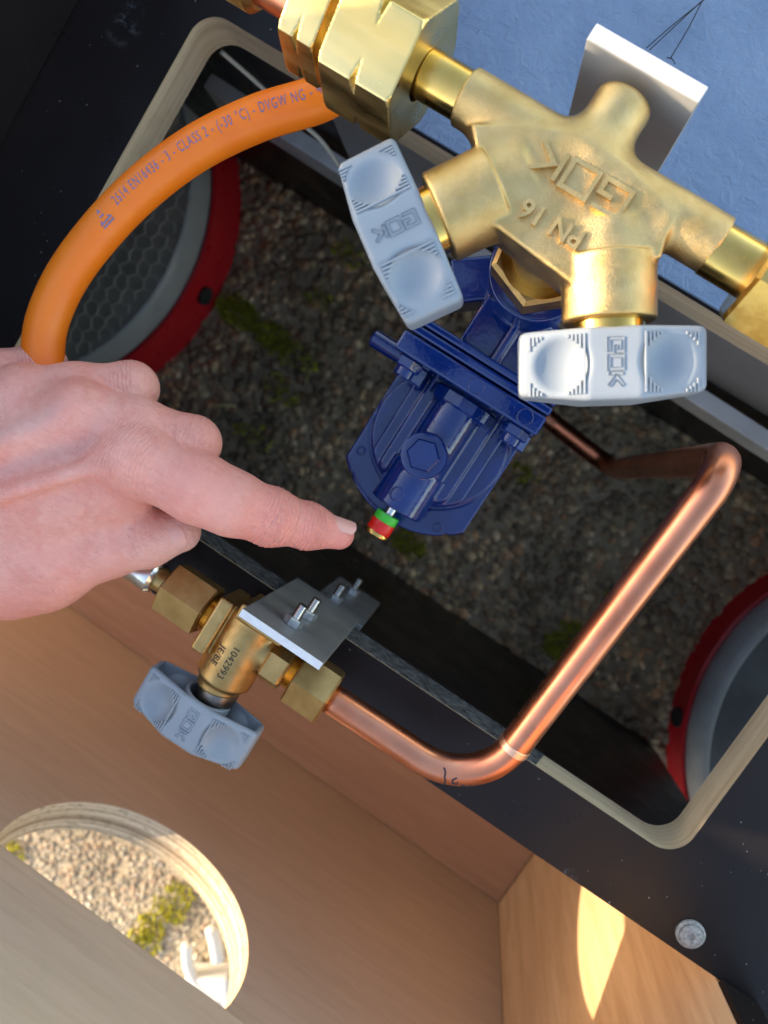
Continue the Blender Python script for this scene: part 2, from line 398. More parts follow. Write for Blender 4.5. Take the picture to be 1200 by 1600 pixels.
# skin
m, nt, b = nodes('skin'); v = coords(nt)
c = ramp(nt, noise(nt, v, 38, 5, .6), [(.28, (.77, .335, .265)), (.72, (.86, .45, .36))])
at = N(nt, 'ShaderNodeAttribute', attribute_name='flush'); fs = N(nt, 'ShaderNodeSeparateColor'); nt.links.new(at.outputs['Color'], fs.inputs[0])
c = mixc(nt, fs.outputs[0], c, (.84, .20, .155))
c = mixc(nt, ramp(nt, noise(nt, v, 75, 5, .7), [(.46, 0.0), (.70, .6)]), c, (.70, .205, .15))
c = mixc(nt, ramp(nt, noise(nt, v, 240, 4, .7), [(.54, 0.0), (.74, .16)]), c, (.80, .48, .36))
c = mixc(nt, ramp(nt, noise(nt, v, 420, 5, .7), [(.55, 0.0), (.75, .22)]), c, (.52, .20, .14))
c = mixc(nt, fs.outputs[2], c, (.46, .33, .31))
nt.links.new(c, b.inputs['Base Color']); nt.links.new(ramp(nt, noise(nt, v, 300, 3), [(.3, .40), (.7, .54)]), b.inputs['Roughness'])
b.inputs['Subsurface Weight'].default_value = .15; b.inputs['Subsurface Radius'].default_value = (1, .35, .2); b.inputs['Subsurface Scale'].default_value = .002
vo = N(nt, 'ShaderNodeTexVoronoi'); vo.feature = 'DISTANCE_TO_EDGE'; vo.inputs['Scale'].default_value = 800; nt.links.new(v, vo.inputs['Vector'])
bump(nt, b, ramp(nt, vo.outputs['Distance'], [(0.0, 0.0), (.12, 1.0)]), .28, .0004)
bump(nt, b, noise(nt, v, 110, 5, .65), .6, .0014)
vw = coords(nt, (160, 520, 300), (0, 0, .5)); bump(nt, b, noise(nt, vw, 1.0, 5, .65, .8), .65, .0011)
at2 = N(nt, 'ShaderNodeAttribute', attribute_name='crease'); cs = N(nt, 'ShaderNodeSeparateColor'); nt.links.new(at2.outputs['Color'], cs.inputs[0])
wob = N(nt, 'ShaderNodeMath', operation='MULTIPLY_ADD'); nt.links.new(noise(nt, v, 190, 3), wob.inputs[0]); wob.inputs[1].default_value = .0035; nt.links.new(cs.outputs[0], wob.inputs[2])
ph = N(nt, 'ShaderNodeMath', operation='MULTIPLY'); nt.links.new(wob.outputs[0], ph.inputs[0]); ph.inputs[1].default_value = 4200.0
sn = N(nt, 'ShaderNodeMath', operation='SINE'); nt.links.new(ph.outputs[0], sn.inputs[0])
am = N(nt, 'ShaderNodeMath', operation='MULTIPLY'); nt.links.new(sn.outputs[0], am.inputs[0]); nt.links.new(cs.outputs[1], am.inputs[1])
bump(nt, b, am.outputs[0], .55, .0005)
m, nt, b = nodes('nail'); b.inputs['Base Color'].default_value = (.76, .37, .30, 1); b.inputs['Roughness'].default_value = .34
b.inputs['Subsurface Weight'].default_value = .15; b.inputs['Subsurface Scale'].default_value = .002
PI = math.pi
# ---------------------------------------------------------------- the ground
GZ = -0.30
gm = MB().box((0, 0, GZ-.02), (3.0, 3.0, .02)).build('ground', MT['concrete']); tag(gm, kind='structure')
ico = bmesh.new(); bmesh.ops.create_icosphere(ico, subdivisions=1, radius=1.0); IV = np.array([v.co[:] for v in ico.verts]); ico.verts.index_update()
IF = np.array([[v.index for v in f.verts] for f in ico.faces]); ico.free()
def pebbles(x0, x1, y0, y1, n, r0=.0022, r1=.0034, warm=(1.3, 1.0, .68)):
    V = []; Fc = []; T = []; k = 0; nv = len(IV)
    tints = np.array([(.30, .27, .22), (.20, .18, .155), (.38, .33, .26), (.14, .13, .12), (.26, .20, .15), (.42, .40, .36), (.24, .23, .22), (.33, .22, .16)])
    for i in range(n):
        r = r0+r1*random.random()**2; s = np.array([r*random.uniform(.8, 1.4), r*random.uniform(.8, 1.3), r*.55])
        w = random.uniform(0, PI); q = IV*(1+.16*(np.random.rand(nv, 1)-.5))*s
        q = np.c_[q[:, 0]*math.cos(w)-q[:, 1]*math.sin(w), q[:, 0]*math.sin(w)+q[:, 1]*math.cos(w), q[:, 2]]
        V.append(q+np.array([random.uniform(x0, x1), random.uniform(y0, y1), GZ+r*random.uniform(-.15, .2)])); Fc.append(IF+k*nv); k += 1
        T.append(np.repeat((tints[random.randrange(8)]*np.array(warm)*random.uniform(1.2, 2.5))[None], nv, 0))
    return np.concatenate(V), np.concatenate(Fc), np.concatenate(T)
parts = [pebbles(-.34, .26, -.112, .16, 9500, .0014, .0036), pebbles(-.20, .12, -.64, -.33, 12000, .0010, .0018, (.85, .82, .75))]
off = 0; VV = []; FF = []; TT = []
for a, b_, c_ in parts: VV.append(a); FF.append(b_+off); TT.append(c_); off += len(a)
VV = np.concatenate(VV); FF = np.concatenate(FF); TT = np.concatenate(TT)
po = mesh('pebbles', VV, FF, MT['pebbles'], None, True)
ca = po.data.color_attributes.new('tint', 'FLOAT_COLOR', 'POINT'); ca.data.foreach_set('color', np.c_[TT, np.ones(len(TT))].astype(np.float32).ravel())
tag(po, 'small rounded stones set in the concrete paving', 'stones', kind='stuff')
mb = MB()
def moss_at(x, y, r, n):
    for i in range(n):
        w = random.uniform(0, 2*PI); q = r*math.sqrt(random.random())
        cx, cy = x+q*math.cos(w), y+q*math.sin(w)*.6; h = random.uniform(.003, .009); a = random.uniform(0, 2*PI); tl = random.uniform(0, .006); ww = .0009
        c0 = np.array([cx, cy, GZ]); d = np.array([math.cos(a), math.sin(a), 0]); e = np.array([-d[1], d[0], 0])
        mb.add([c0-e*ww, c0+e*ww, c0+d*tl*.5+e*ww*.8+[0, 0, h*.7], c0+d*tl+[0, 0, h], c0+d*tl*.5-e*ww*.8+[0, 0, h*.7]], [(0, 1, 2, 3, 4)])
for (px, py, r, n) in [(375, 490, .020, 520), (430, 530, .018, 320), (500, 470, .014, 60), (470, 560, .02, 90), (440, 610, .02, 70), (400, 680, .02, 60),
                       (640, 850, .016, 220), (880, 1010, .018, 320), (900, 985, .014, 120), (820, 740, .012, 60), (545, 400, .016, 60), (960, 940, .014, 50)]:
    p = P(px, py, GZ); moss_at(p[0], p[1], r, n)
for (px, py, r, n) in [(225, 1470, .016, 90), (262, 1420, .018, 90), (285, 1395, .016, 60), (20, 1325, .016, 60), (240, 1445, .016, 90)]:
    p = P(px, py, GZ); moss_at(p[0], p[1], r, n)
mo = mb.build('moss', MT['moss']); tag(mo, 'yellow green moss growing in the paving joints', 'moss', kind='stuff')
st = MB().tube(spline([P(333, 634, GZ+.006), P(350, 633, GZ+.007), P(368, 635, GZ+.006)], 5), .0014, 8).build('straw_bit', MT['straw'], None, True)
tag(st, 'short yellow bit of straw lying on the dark paving', 'straw')
# ---------------------------------------------------------------- plywood box
OX0, OX1, OY0, OY1, OR, PT = -.2134, .1607, -.0942, .1068, .0125, .022
box_ = empty('plywood_box', (0, -.2, GZ), 'black film-faced plywood box with a tan wooden compartment and a rounded opening', 'box')
def plate_with_hole(name, outer, inner, to3, t, mats, parent):
    bm = bmesh.new(); loops = []
    for depth in (0, t):
        for lp in (outer, inner):
            loops.append([bm.verts.new(to3(a, b, depth)) for a, b in lp])
    def edges(vs): return [bm.edges.new((vs[i], vs[(i+1) % len(vs)])) for i in range(len(vs))]
    for k in (0, 2):
        r = bmesh.ops.triangle_fill(bm, use_beauty=True, use_dissolve=False, edges=edges(loops[k])+edges(loops[k+1]))
        for g in r['geom']:
            if isinstance(g, bmesh.types.BMFace): g.material_index = 0
    for a, b, mi in ((0, 2, 1), (1, 3, 2)):
        A, B = loops[a], loops[b]; n = len(A)
        for i in range(n):
            f = bm.faces.new((A[i], A[(i+1) % n], B[(i+1) % n], B[i])); f.material_index = mi; f.smooth = (mi == 2)
    bmesh.ops.recalc_face_normals(bm, faces=list(bm.faces))
    me = bpy.data.meshes.new(name); bm.to_mesh(me); bm.free()
    for q in mats: me.materials.append(q)
    me.set_sharp_from_angle(angle=math.radians(35))
    return obj(name, me, parent)
def rrect(x0, x1, y0, y1, r, n=10):
    out = []
    for cx, cy, a0 in ((x1-r, y1-r, 0), (x0+r, y1-r, 90), (x0+r, y0+r, 180), (x1-r, y0+r, 270)):
        for k in range(n+1):
            w = math.radians(a0+90*k/n); out.append((cx+r*math.cos(w), cy+r*math.sin(w)))
    return out
plate_with_hole('top_panel', [(-.82, -.1275), (.75, -.1275), (.75, .6), (-.82, .6)], rrect(OX0, OX1, OY0, OY1, OR),
                lambda a, b, d: (a, b, -d), PT, [MT['film'], MT['ply_edge'], MT['ply_edge']], box_)
# fibrous black strip along the front of the opening, ending in a slant
a0, a1, sy = OX0+OR+.004, .0935, OY0
V = [(a0, sy+.0006, -.0008), (a1-.004, sy+.0006, -.0008), (a1+.002, sy+.0006, -PT+.0005), (a0, sy+.0006, -PT+.0005),
     (a0, sy-.0005, -.0008), (a1-.004, sy-.0005, -.0008), (a1+.002, sy-.0005, -PT+.0005), (a0, sy-.0005, -PT+.0005)]
m, nt, b = nodes('felt'); v = coords(nt, (260, 900, 900))
c = ramp(nt, noise(nt, v, 1.0, 5, .7), [(.46, (.010, .010, .011)), (.64, (.16, .16, .16))]); nt.links.new(c, b.inputs['Base Color']); b.inputs['Roughness'].default_value = .9
bump(nt, b, noise(nt, v, 1.0, 4), .6, .001)
mesh('edge_strip', V, [(0, 3, 2, 1), (4, 5, 6, 7), (0, 1, 5, 4), (1, 2, 6, 5), (2, 3, 7, 6), (3, 0, 4, 7)], MT['felt'], box_)
MB().box(((.60-.162)/2, .3542, .0013), (.381, .2462, .0010), bev=.0004).build('cover_sheet', MT['skylit_sheet'], box_)
# divider standing on the left, its unseen stepped top shaped to block sun
prof = [(-.2756, .001), (.6, .001), (.6, .112), (.004, .112), (.004, .190), (-.2756, .190)]
V = [(-.2662, y, z) for y, z in prof]+[(-.2842, y, z) for y, z in prof]; n = len(prof)
mesh('shading_divider', V, [tuple(range(n)), tuple(reversed(range(n, 2*n)))]+[(i, i+n, (i+1) % n+n, (i+1) % n) for i in range(n)], MT['film'], box_)
hc, hr, YW = (-.0333, -.0330), .0738, -.2876
def circ(r, c, n=72): return [(c[0]+r*math.cos(2*PI*k/n), c[1]+r*math.sin(2*PI*k/n)) for k in range(n)]
plate_with_hole('front_board', [(-.6, -.2995), (.2033, -.2995), (.2033, .15), (-.6, .15)], circ(hr, hc),
                lambda a, b, d: (a, YW-d, b), .020, [MT['wood_front'], MT['ply_edge'], MT['hole_edge']], box_)
MB().box((-.1983, (YW+.0004-.2756)/2, .0745), (.4013, (-.2756-YW-.0004)/2, .0763), bev=.0012).build('front_rail', MT['wood_front'], box_)
MB().box((.2128, (-.3076-.1287)/2, -.0495), (.0088, (.3076-.1287)/2, .2495), bev=.0006).build('side_board', MT['wood_side'], box_)
MB().box((.2130, -.1273, .1005), (.0092, .0013, .0995)).build('end_trim', MT['film'], box_)
MB().box((.4860, -.264, -.0110), (.2636, .1363, .0108)).build('corner_panel', MT['film'], box_)
MB().box((-.1985, (YW+.0006-.1287)/2, -.288), (.4015, (-.1287-YW-.0006)/2, .009)).build('bottom_board', MT['wood_floor'], box_)
MB().box((-.29, -.1155, -.161), (.5255, .0055, .1385)).build('partition_board', MT['film'], box_)
MB().box((-.1985, -.1242, -.151), (.4015, .0030, .1280)).build('bounce_lining', MT['wood_floor'], box_)  # unseen wooden face added to bounce light into the compartment
MB().box((-.25, .1205, -.161), (.55, .0080, .1385)).build('back_board', MT['film'], box_)
MB().box((-.811, .24, -.161), (.009, .36, .1385)).build('sun_block_board', MT['film'], box_)  # unseen end wall added to keep sun from under the panel
for x0, x1 in ((-.160, .1125), (.1165, .30)):
    MB().box(((x0+x1)/2, .1108, -.065), ((x1-x0)/2, .0014, .042), bev=.0005).build('sheet_panel', MT['sheet_grey'], box_)
# aluminium angle rail hung under the back edge
rail = empty('metal_rail', (0, .10, -.11), 'grey aluminium angle rail running under the back edge of the opening', 'rail')
A = P(325, 126, -.1); B = P(1230, 708, -.1); B = A+(B-A)*1.25
d, sd, up = frame(B-A)
MB().box((A+B)/2+up*0, (np.linalg.norm(B-A)/2, .0045, .0012), [d, sd, up], .0004).build('top_flange', MT['rail_metal'], rail)
MB().box((A+B)/2-sd*np.sign(sd[1])*.0034-up*.013, (np.linalg.norm(B-A)/2, .0011, .0115), [d, sd, up], .0003).build('side_flange', MT['rail_metal'], rail)
cb = MB().tube(spline([P(345, 80, -.03), P(400, 128, -.045), P(450, 175, -.05), P(500, 218, -.06), P(530, 260, -.07)], 8), .0012, 8).build('thin_cable', MT['mesh_wire'], None, True)
tag(cb, 'thin pale cable crossing the dark gap behind the orange hose', 'cable')
sc = empty('screw', (.1829, -.1176, .0), 'dusty round steel screw head sunk in the black panel', 'screw')
MB().lathe([(.0062, .0001), (.0062, .0012), (.0052, .0018), (.0050, .0017)], (.1829, -.1176, 0), (0, 0, 1), 32).build('washer', MT['dusty_steel'], sc, angle=40)
MB().lathe([(.0048, .0014), (.0048, .0026), (.0042, .0031), (.0015, .0032), (.0012, .0024)], (.1829, -.1176, 0), (0, 0, 1), 32).build('head', MT['dusty_steel'], sc, angle=40)
th = MB()
for pts in ([(1100, 0), (1050, 40), (1010, 75)], [(1096, 2), (1050, 45), (1015, 78)], [(1098, 0), (1075, 45), (1047, 92)], [(1042, 90), (1050, 92), (1055, 100)]):
    th.tube(spline([P(x, y, .004+.002*i) for i, (x, y) in enumerate(pts)], 6), .00022, 6)
tag(th.build('thread', MT['thread_fibre'], None, True), 'fine black loose threads on the skylight-tinted grey sheet above the aluminium plate', 'thread')
# ---------------------------------------------------------------- drums under the panel
def drum(name, label, c, rings, lidmat):
    e = empty(name, (c[0], c[1], GZ), label, 'drum'); (r0, z0), (r1, z1), (r2, z2) = rings; o = (c[0], c[1], GZ+.001)
    MB().lathe([(r0, z0), (r0-.0015, z0+.002), (r1+.002, z1), (r1, z1+.0006), (r1-.002, z1-.002)], o, (0, 0, 1), 160).build('red_rim', MT['red_paint'], e, angle=40)
    prof = [(r1-.0022, z1-.002)]
    for i in range(11):
        w = i/10*PI/2; prof.append((r2+(r1-.0022-r2)*math.cos(w)**.9, z1-.0015+(z2-z1+.0015)*math.sin(w)))
    MB().lathe(prof+[(r2-.001, z2-.0015)], o, (0, 0, 1), 160).build('shoulder', MT['grey_paint'], e, angle=50)
    MB().lathe([(r2-.0005, z2-.002), (r2-.0005, z2-.0008), (r2*.6, z2+.001), (.002, z2+.002)], o, (0, 0, 1), 96).build('lid', lidmat, e, angle=40)
    return e
cLd = np.array([-.4389, -.0076]); cRd = np.array([.3925, -.010])
eL = drum('mesh_drum', 'grey drum with a red rim and a honeycomb wire lid beside the orange hose', cLd, [(.1712, .0), (.1650, .050), (.1560, .075)], MT['mesh_backing'])
eR = drum('plain_drum', 'blue-grey drum with a red rim and plain dark lid behind the copper pipe', cRd, [(.1740, .0), (.1672, .024), (.1535, .043)], MT['dark_plate'])
for e, c, zz, tilt, rr, (px, py) in ((eL, cLd, .026, .18, .0075, (316, 460)), (eR, cRd, .014, .30, .0080, (1058, 1120))):
    p = P(px, py, GZ+zz); w = math.atan2(p[1]-c[1], p[0]-c[0]); d = np.array([math.cos(w), math.sin(w), tilt]); d /= np.linalg.norm(d)
    MB().lathe([(rr, -.004), (rr, .0010), (rr*.94, .0012), (rr*.93, .0006)], p+d*(.004 if c is cLd else 0), d, 28).build('vent_shade_disc', MT['hole_shade_black'], e, angle=40)  # black disc stands in for the shade inside an uncut hole
# honeycomb wire on the left lid
hx = MB(); cL = cLd; a = .0068; R0 = .1560-.004
def lidz(x, y):
    r = math.hypot(x-cL[0], y-cL[1]); return GZ+.0752+.002*min(1, max(0, 1-r/.156)/.4)
done = set()
for i in range(-30, 45):
    for j in range(-40, 40):
        cx = cL[0]+.14+a*1.5*i; cy = cL[1]+a*math.sqrt(3)*(j+.5*(i % 2))
        if not (-.47 < cx < -.27 and -.10 < cy < .12) or math.hypot(cx-cL[0], cy-cL[1]) > R0: continue
        jx = lambda x, y: (x+.0011*math.sin(y*310+x*170), y+.0011*math.cos(x*270-y*90))
        for k in range(3):
            w0, w1 = k*PI/3, (k+1)*PI/3
            p0 = jx(cx+a*math.cos(w0), cy+a*math.sin(w0)); p1 = jx(cx+a*math.cos(w1), cy+a*math.sin(w1))
            hx.bar((*p0, lidz(*p0)), (*p1, lidz(*p1)), .0011, .0012)
tag(hx.build('wire_mesh', MT['mesh_wire'], eL), kind='stuff')
# white plastic foot seen through the round hole
wf = empty('white_plastic_stand', P(320, 1540, GZ), 'white plastic stand foot on sunlit paving outside the round hole', 'stand')
MB().tube(spline([P(292, 1475, GZ+.02), P(295, 1510, GZ+.02), P(312, 1540, GZ+.02), P(345, 1565, GZ+.02)], 8), .005, 12).build('leg', MT['white_plastic'], wf, True)
p = P(338, 1525, GZ); MB().box((p[0], p[1], GZ+.012), (.02, .014, .012), [(.8, .6, 0), (-.6, .8, 0), (0, 0, 1)], .003).build('foot', MT['white_plastic'], wf)
MB().tube(spline([P(330, 1450, GZ+.02), P(336, 1470, GZ+.02), P(341, 1500, GZ+.02)], 6), .006, 12).build('leg', MT['white_plastic'], wf, True)
# ---------------------------------------------------------------- wing knob
def s_knob(X):       # local axes: x = along the wing, y = along the spindle (0 at the valve side .. D), z = thickness
    L, D = .0268, .0212
    x, y, z = X[..., 0], X[..., 1], X[..., 2]; ax = np.abs(x); az = np.abs(z)
    flat = az-.0112; sl = (az-.0112)*.966+(ax-.0070)*.2588
    d = smax(np.maximum(flat, sl), ax-L, .0022)
    yb = D-np.maximum(0, ax-.008)*.12
    d = smax(d, np.maximum(-y, y-yb), .0022)
    inner = np.maximum(np.maximum(flat, sl)+.0020, ax-L+.0022)
    inner = np.maximum(inner, y-D+.0035)
    for sx in (-1, 1):
        for sz in (-1, 1): inner = np.maximum(inner, -(np.sqrt((x-sx*.0168)**2+(y-D*.5)**2+(z-sz*.0172)**2)-.0134))
    inner = np.maximum(inner, -(np.sqrt(x*x+z*z)-.0105))
    bore = np.maximum(np.sqrt(x*x+z*z)-.0088, y-D+.0035)
    d = np.maximum(d, -inner); d = np.maximum(d, -bore)
    for sx in (-1, 1):
        for sz in (-1, 1):
            d = smax(d, -(np.sqrt((x-sx*.0168)**2+(y-D*.5)**2+(z-sz*.0172)**2)-.0117), .0009)
    return d
KV, KF = snet(s_knob, (-.0285, -.0015, -.0130), (.0285, .0227, .0130), .00042)
def knob_parts():
    ribs = MB(); lg = MB()
    for sz in (-1, 1):
        for sx in (-1, 1):
            nx = np.array([sx*.2588, 0, sz*.966]); tx = np.array([sx*.966, 0, -sz*.2588])
            p0 = np.array([sx*.0070, 0, sz*.0112])
            for k in range(14):
                t = .0028+k*.00112; xx = sx*.0070+tx[0]*t; dx = xx-sx*.0168
                lim = .0081**2-dx*dx; yc = .0212*.5
                for s in (-1, 1):
                    y0 = yc+s*(math.sqrt(lim)+.0005 if lim > 0 else .0015); y1 = yc+s*.0086
                    if s*(y1-y0) < .0006: continue
                    c = p0+tx*t+nx*.00003; c[1] = (y0+y1)/2
                    ribs.box(c, (.00030, abs(y1-y0)/2, .00045), [tx, (0, 1, 0), nx])
            c = p0+tx*.0016+nx*.00003; c[1] = .0106; ribs.box(c, (.0003, .0086, .00045), [tx, (0, 1, 0), nx])
        if sz > 0: logo(lg, (0, .0106, sz*.01120), (0, 1, 0), (1 if sz > 0 else -1, 0, 0), .0039, .0005, .24)
    return ribs, lg
KR, KL = knob_parts()
def knob(parent, o, s, matname, wing_up=(0, 0, 1)):
    # s: spindle direction away from the valve; 'up' face normal
    s = np.array(s, float); s /= np.linalg.norm(s); z = np.array(wing_up, float); z -= s*z.dot(s); z /= np.linalg.norm(z); x = np.cross(s, z)
    T = np.stack([x, s, z]); o = np.array(o, float)
    k = mesh('knob', KV @ T+o, KF, MT[matname], parent, True)
    tag(mesh('grip_ribs', np.array(KR.V) @ T+o, KR.F, MT[matname], k), kind='stuff')
    mesh('lettering', np.array(KL.V) @ T+o, KL.F, MT[matname], k)
    return k
# ---------------------------------------------------------------- upper brass valve
ZA, YA, XC = .095, .0925, -.0222
val = empty('brass_manifold_valve', (XC, YA, .06), 'large sunlit cast brass manifold valve with two pale grey wing knobs', 'valve')
sR = np.array([.555, -.832, 0]); sL = np.array([-.555, -.832, 0])
cR = np.array([-.0030, .0735, ZA]); cLf = np.array([-.0430, .0735, ZA])
poly = [tuple(P(x, y, .104)[:2]) for x, y in [(735, 190), (768, 348), (893, 442), (1035, 400), (1052, 335), (985, 262), (890, 205)]]
def s_valve(X):
    d = s_cyl(X, (-.0660, YA, ZA), (.0213, YA, ZA), .0087, .0008)
    d = smin(d, s_poly(X, poly, .0845, .1036, .0012), .0035)
    d = smin(d, s_cyl(X, (XC-.002, YA, ZA), (XC-.002, .1155, ZA), .0088, .003), .007)
    for c, s in ((cR, sR), (cLf, sL)):
        d = smin(d, s_cyl(X, c-s*.010, c+s*.016, .0098, .001), .004)
        d = smin(d, s_cyl(X, c-s*.0003, c+s*.0185, .0138, .0010), .0012)
    d = smin(d, s_cyl(X, (XC, .074, .060), (XC, .074, .098), .0115, .001), .003)
    return d
vV, vF = snet(s_valve, (-.069, .048, .057), (.026, .119, .1115), .0005)
body = mesh('body', vV, vF, MT['brass_cast'], val, True)
lg = MB(); logo(lg, P(905, 283, .1036)+[0, 0, -.0001], (-1, 0, 0), (0, -1, 0), .0082, .0017, .17, .3, 1.0)
lg.build('logo_lettering', MT['brass_cast'], body)
tV, tF = text_mesh('PN 16', .0080, .0011, .00018)
o = P(862, 350, .1036); mesh('rating_lettering', np.c_[o[0]-tV[:, 0], o[1]-tV[:, 1], o[2]+.0002+tV[:, 2]], tF, MT['brass_cast'], body)
MB().lathe([(.0075, 0), (.0075, .018)], (-.0835, YA, ZA), (1, 0, 0), 48).build('inlet_tube', MT['brass'], val, angle=40)
MB().lathe([(.0082, 0), (.0082, .017), (.0078, .022)], (.0205, YA-.001, ZA), (1, 0, 0), 48).build('outlet_tube', MT['brass'], val, angle=40)
for c, s in ((cR, sR), (cLf, sL)):
    MB().lathe([(.0105, .0), (.0105, .004), (.0085, .0045), (.0085, .006)], c+s*.0178, s, 40).build('gland', MT['brass'], val, angle=40)
    knob(val, c+s*.0212, s, 'knob_plastic')
# big union nut and its smaller counter nut on the left
def notched_nut(name, x0, L, af, tilt, xn, rb):
    def fn(X):
        y = X[..., 1]-(YA-.001); z = X[..., 2]-ZA-.0005; x = X[..., 0]-x0; r = np.hypot(y, z); d = np.maximum(-x, x-L)
        for k in range(3):
            w = tilt+k*PI/3; d = np.maximum(d, np.abs(-y*math.sin(w)+z*math.cos(w))-af)
        d = np.maximum(d, (r-af*1.10)*.6-np.minimum(x, L-x)*.9+.0002)
        d = np.maximum(d, -(np.abs(x-xn)*.93-(r-af*1.015)*.42)) 
        return np.maximum(d, rb-r)
    R = af*1.2
    V, Fc = snet(fn, (x0-.001, YA-.001-R, ZA-R), (x0+L+.001, YA-.001+R, ZA+R), .0004)
    return mesh(name, V, Fc, MT['brass_bright'], val, angle=28)
notched_nut('union_nut', -.1052, .0252, .0190, math.radians(20), .0125, .0078)
MB().lathe([(.0130, .0), (.0130, .006)], (-.1050, YA-.001, ZA), (-1, 0, 0), 40).build('nut_collar', MT['brass'], val, angle=40)
notched_nut('counter_nut', -.1215, .0125, .0160, math.radians(20), .0062, .0070)
# slanted notch marks turned into the nut corners
gr = MB()
MB().hexa((.0335, YA-.0015, ZA), (1, 0, 0), .0165, .022, math.radians(-8), .07).build('outlet_nut', MT['brass'], val)
MB().lathe([(.0150, 0), (.0150, .02)], (.0560, YA-.0015, ZA), (1, 0, 0), 40).build('outlet_stub', MT['brass'], val, angle=40)
cp = empty('supply_pipe', (-.14, .09, .09), 'orange copper supply pipe with a collar entering the big brass nut', 'pipe')
MB().tube(fillet([(-.118, YA-.001, ZA), (-.30, YA-.003, ZA+.004)], []), .0068, 28).build('tube', MT['copper'], cp, angle=40)
MB().lathe([(.0078, 0), (.0098, .002), (.0098, .010), (.0078, .012)], (-.1385, YA-.0012, ZA), (-1, 0, 0), 40).build('collar', MT['brass_dull'], cp, angle=40)
# outlet nut below the valve
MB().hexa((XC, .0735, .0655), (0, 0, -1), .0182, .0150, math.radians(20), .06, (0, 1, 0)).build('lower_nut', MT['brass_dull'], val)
MB().lathe([(.0148, 0), (.0148, .0006)], (XC, .0735, .0652), (0, 0, 1), 48).build('washer_face', MT['brass'], val, angle=40)
# upright aluminium plate behind the valve
pl = empty('aluminium_plate', (XC, .122, 0), 'upright aluminium plate with skylight painted white on its top edge behind the brass valve', 'plate')
MB().box((-.0239, .1215, .052), (.0182, .0024, .0520), bev=.0003).build('plate', MT['aluminium'], pl)
MB().box((-.0239, .1215, .10422), (.0180, .0023, .00015)).build('lit_edge', MT['aluminium_lit_edge'], pl)  # thin paler strip paints the skylight on the top edge
# ---------------------------------------------------------------- blue regulator
reg = empty('gas_regulator', (XC, 0, -.03), 'glossy dark blue gas pressure regulator with flat round housing and barrel', 'regulator')
BX = -.0232
def s_disc(X):
    c = np.array([-.0241, .003, 0]); r = np.hypot(X[..., 0]-c[0], X[..., 1]-c[1])
    d = np.maximum(r-.0437, np.abs(X[..., 0]-c[0])-.0320)
    for k in range(10):      # scalloped edge between the rim lugs
        w = 2*PI*(k+.5)/10; d = np.maximum(d, -(np.hypot(X[..., 0]-c[0]-0.0468*math.cos(w), X[..., 1]-c[1]-.0468*math.sin(w))-.0037))
    d = smax(d, np.maximum(-.022-X[..., 2], X[..., 2]+.0105), .0015)
    up = smax(np.maximum(r-.0308, -99), np.maximum(-.015-X[..., 2], X[..., 2]+.0085), .0012)
    d = np.minimum(d, up); d = np.maximum(d, -np.maximum(np.abs(r-.0313)-.0006, np.abs(X[..., 2]+.0100)-.0009))
    return d
dV, dF = snet(s_disc, (-.067, -.043, -.0235), (.021, .050, -.007), .0005)
disc = mesh('housing', dV, dF, MT['blue_paint'], reg, True)
ax45 = None
def s_barrel(X):
    q = X-np.array([BX, 0, 0], float); x, y, z = q[..., 0], q[..., 1], q[..., 2]
    d = s_cyl(X, (BX, -.0325, .0025), (BX, .020, .0025), .0122, .0007)                       # lower barrel end
    d = np.where(y > -.014, np.maximum(d, -(-y-.014)) if False else d, d)
    up = s_cyl(X, (BX, -.014, .0042), (BX, .020, .0042), .0108, .0005)
    web = s_box(X, (BX, .002, -.004), (.0178, .0185, .0085), None, .0012)                    # stepped channel beside the barrel
    web2 = s_box(X, (BX, -.0005, -.0065), (.0238, .0235, .0045), None, .001)
    rc = np.hypot(x+.0009, y-.003); web = smax(s_box(X, (BX, .000, -.004), (.0172, .033, .0080), None, .0016), rc-.0285, .003); web2 = smax(s_box(X, (BX, .000, -.0065), (.0232, .033, .0042), None, .0014), rc-.0302, .002)
    low = np.maximum(d, y+.0125)
    d = np.minimum(low, up); d = smin(d, web, .0015); d = smin(d, web2, .0012)
    d = smin(d, s_cyl(X, (BX-.0008, -.0065, .004), (BX-.0008, -.0065, .0165), .0092, .0006), .0012)
    return d
bV, bF = snet(s_barrel, (-.050, -.035, -.013), (.004, .024, .019), .0005)
mesh('barrel', bV, bF, MT['blue_paint'], reg, True)
MB().lathe([(.0094, 0), (.0094, .0014), (.0080, .0018)], (BX-.0008, -.0065, .0160), (0, 0, 1), 40).build('cap_washer', MT['blue_paint'], reg, angle=35)
MB().hexa((BX-.0008, -.0065, .0170), (0, 0, 1), .0072, .0036, .3, .12, (0, 1, 0)).build('cap_bolt', MT['blue_paint'], reg)
MB().lathe([(.0150, 0), (.0160, .001), (.0160, .0055), (.0150, .0065)], (BX+.0005, .0168, .000), (0, 1, 0), 14, .2).build('union_ring', MT['blue_paint'], reg)
for (x, y) in ((-.0515, -.0205), (-.003, -.0310), (-.0525, -.005), (.0065, .0225), (-.0505, .0285)):
    MB().ring((x, y, -.0104), (0, 0, 1), .0018, .0005, 20).build('rim_rivet', MT['blue_paint'], reg, True)
MB().ring((BX-.002, -.0262, .0146), (0, 0, 1), .0029, .0003).build('cast_mark', MT['blue_paint'], reg, True)
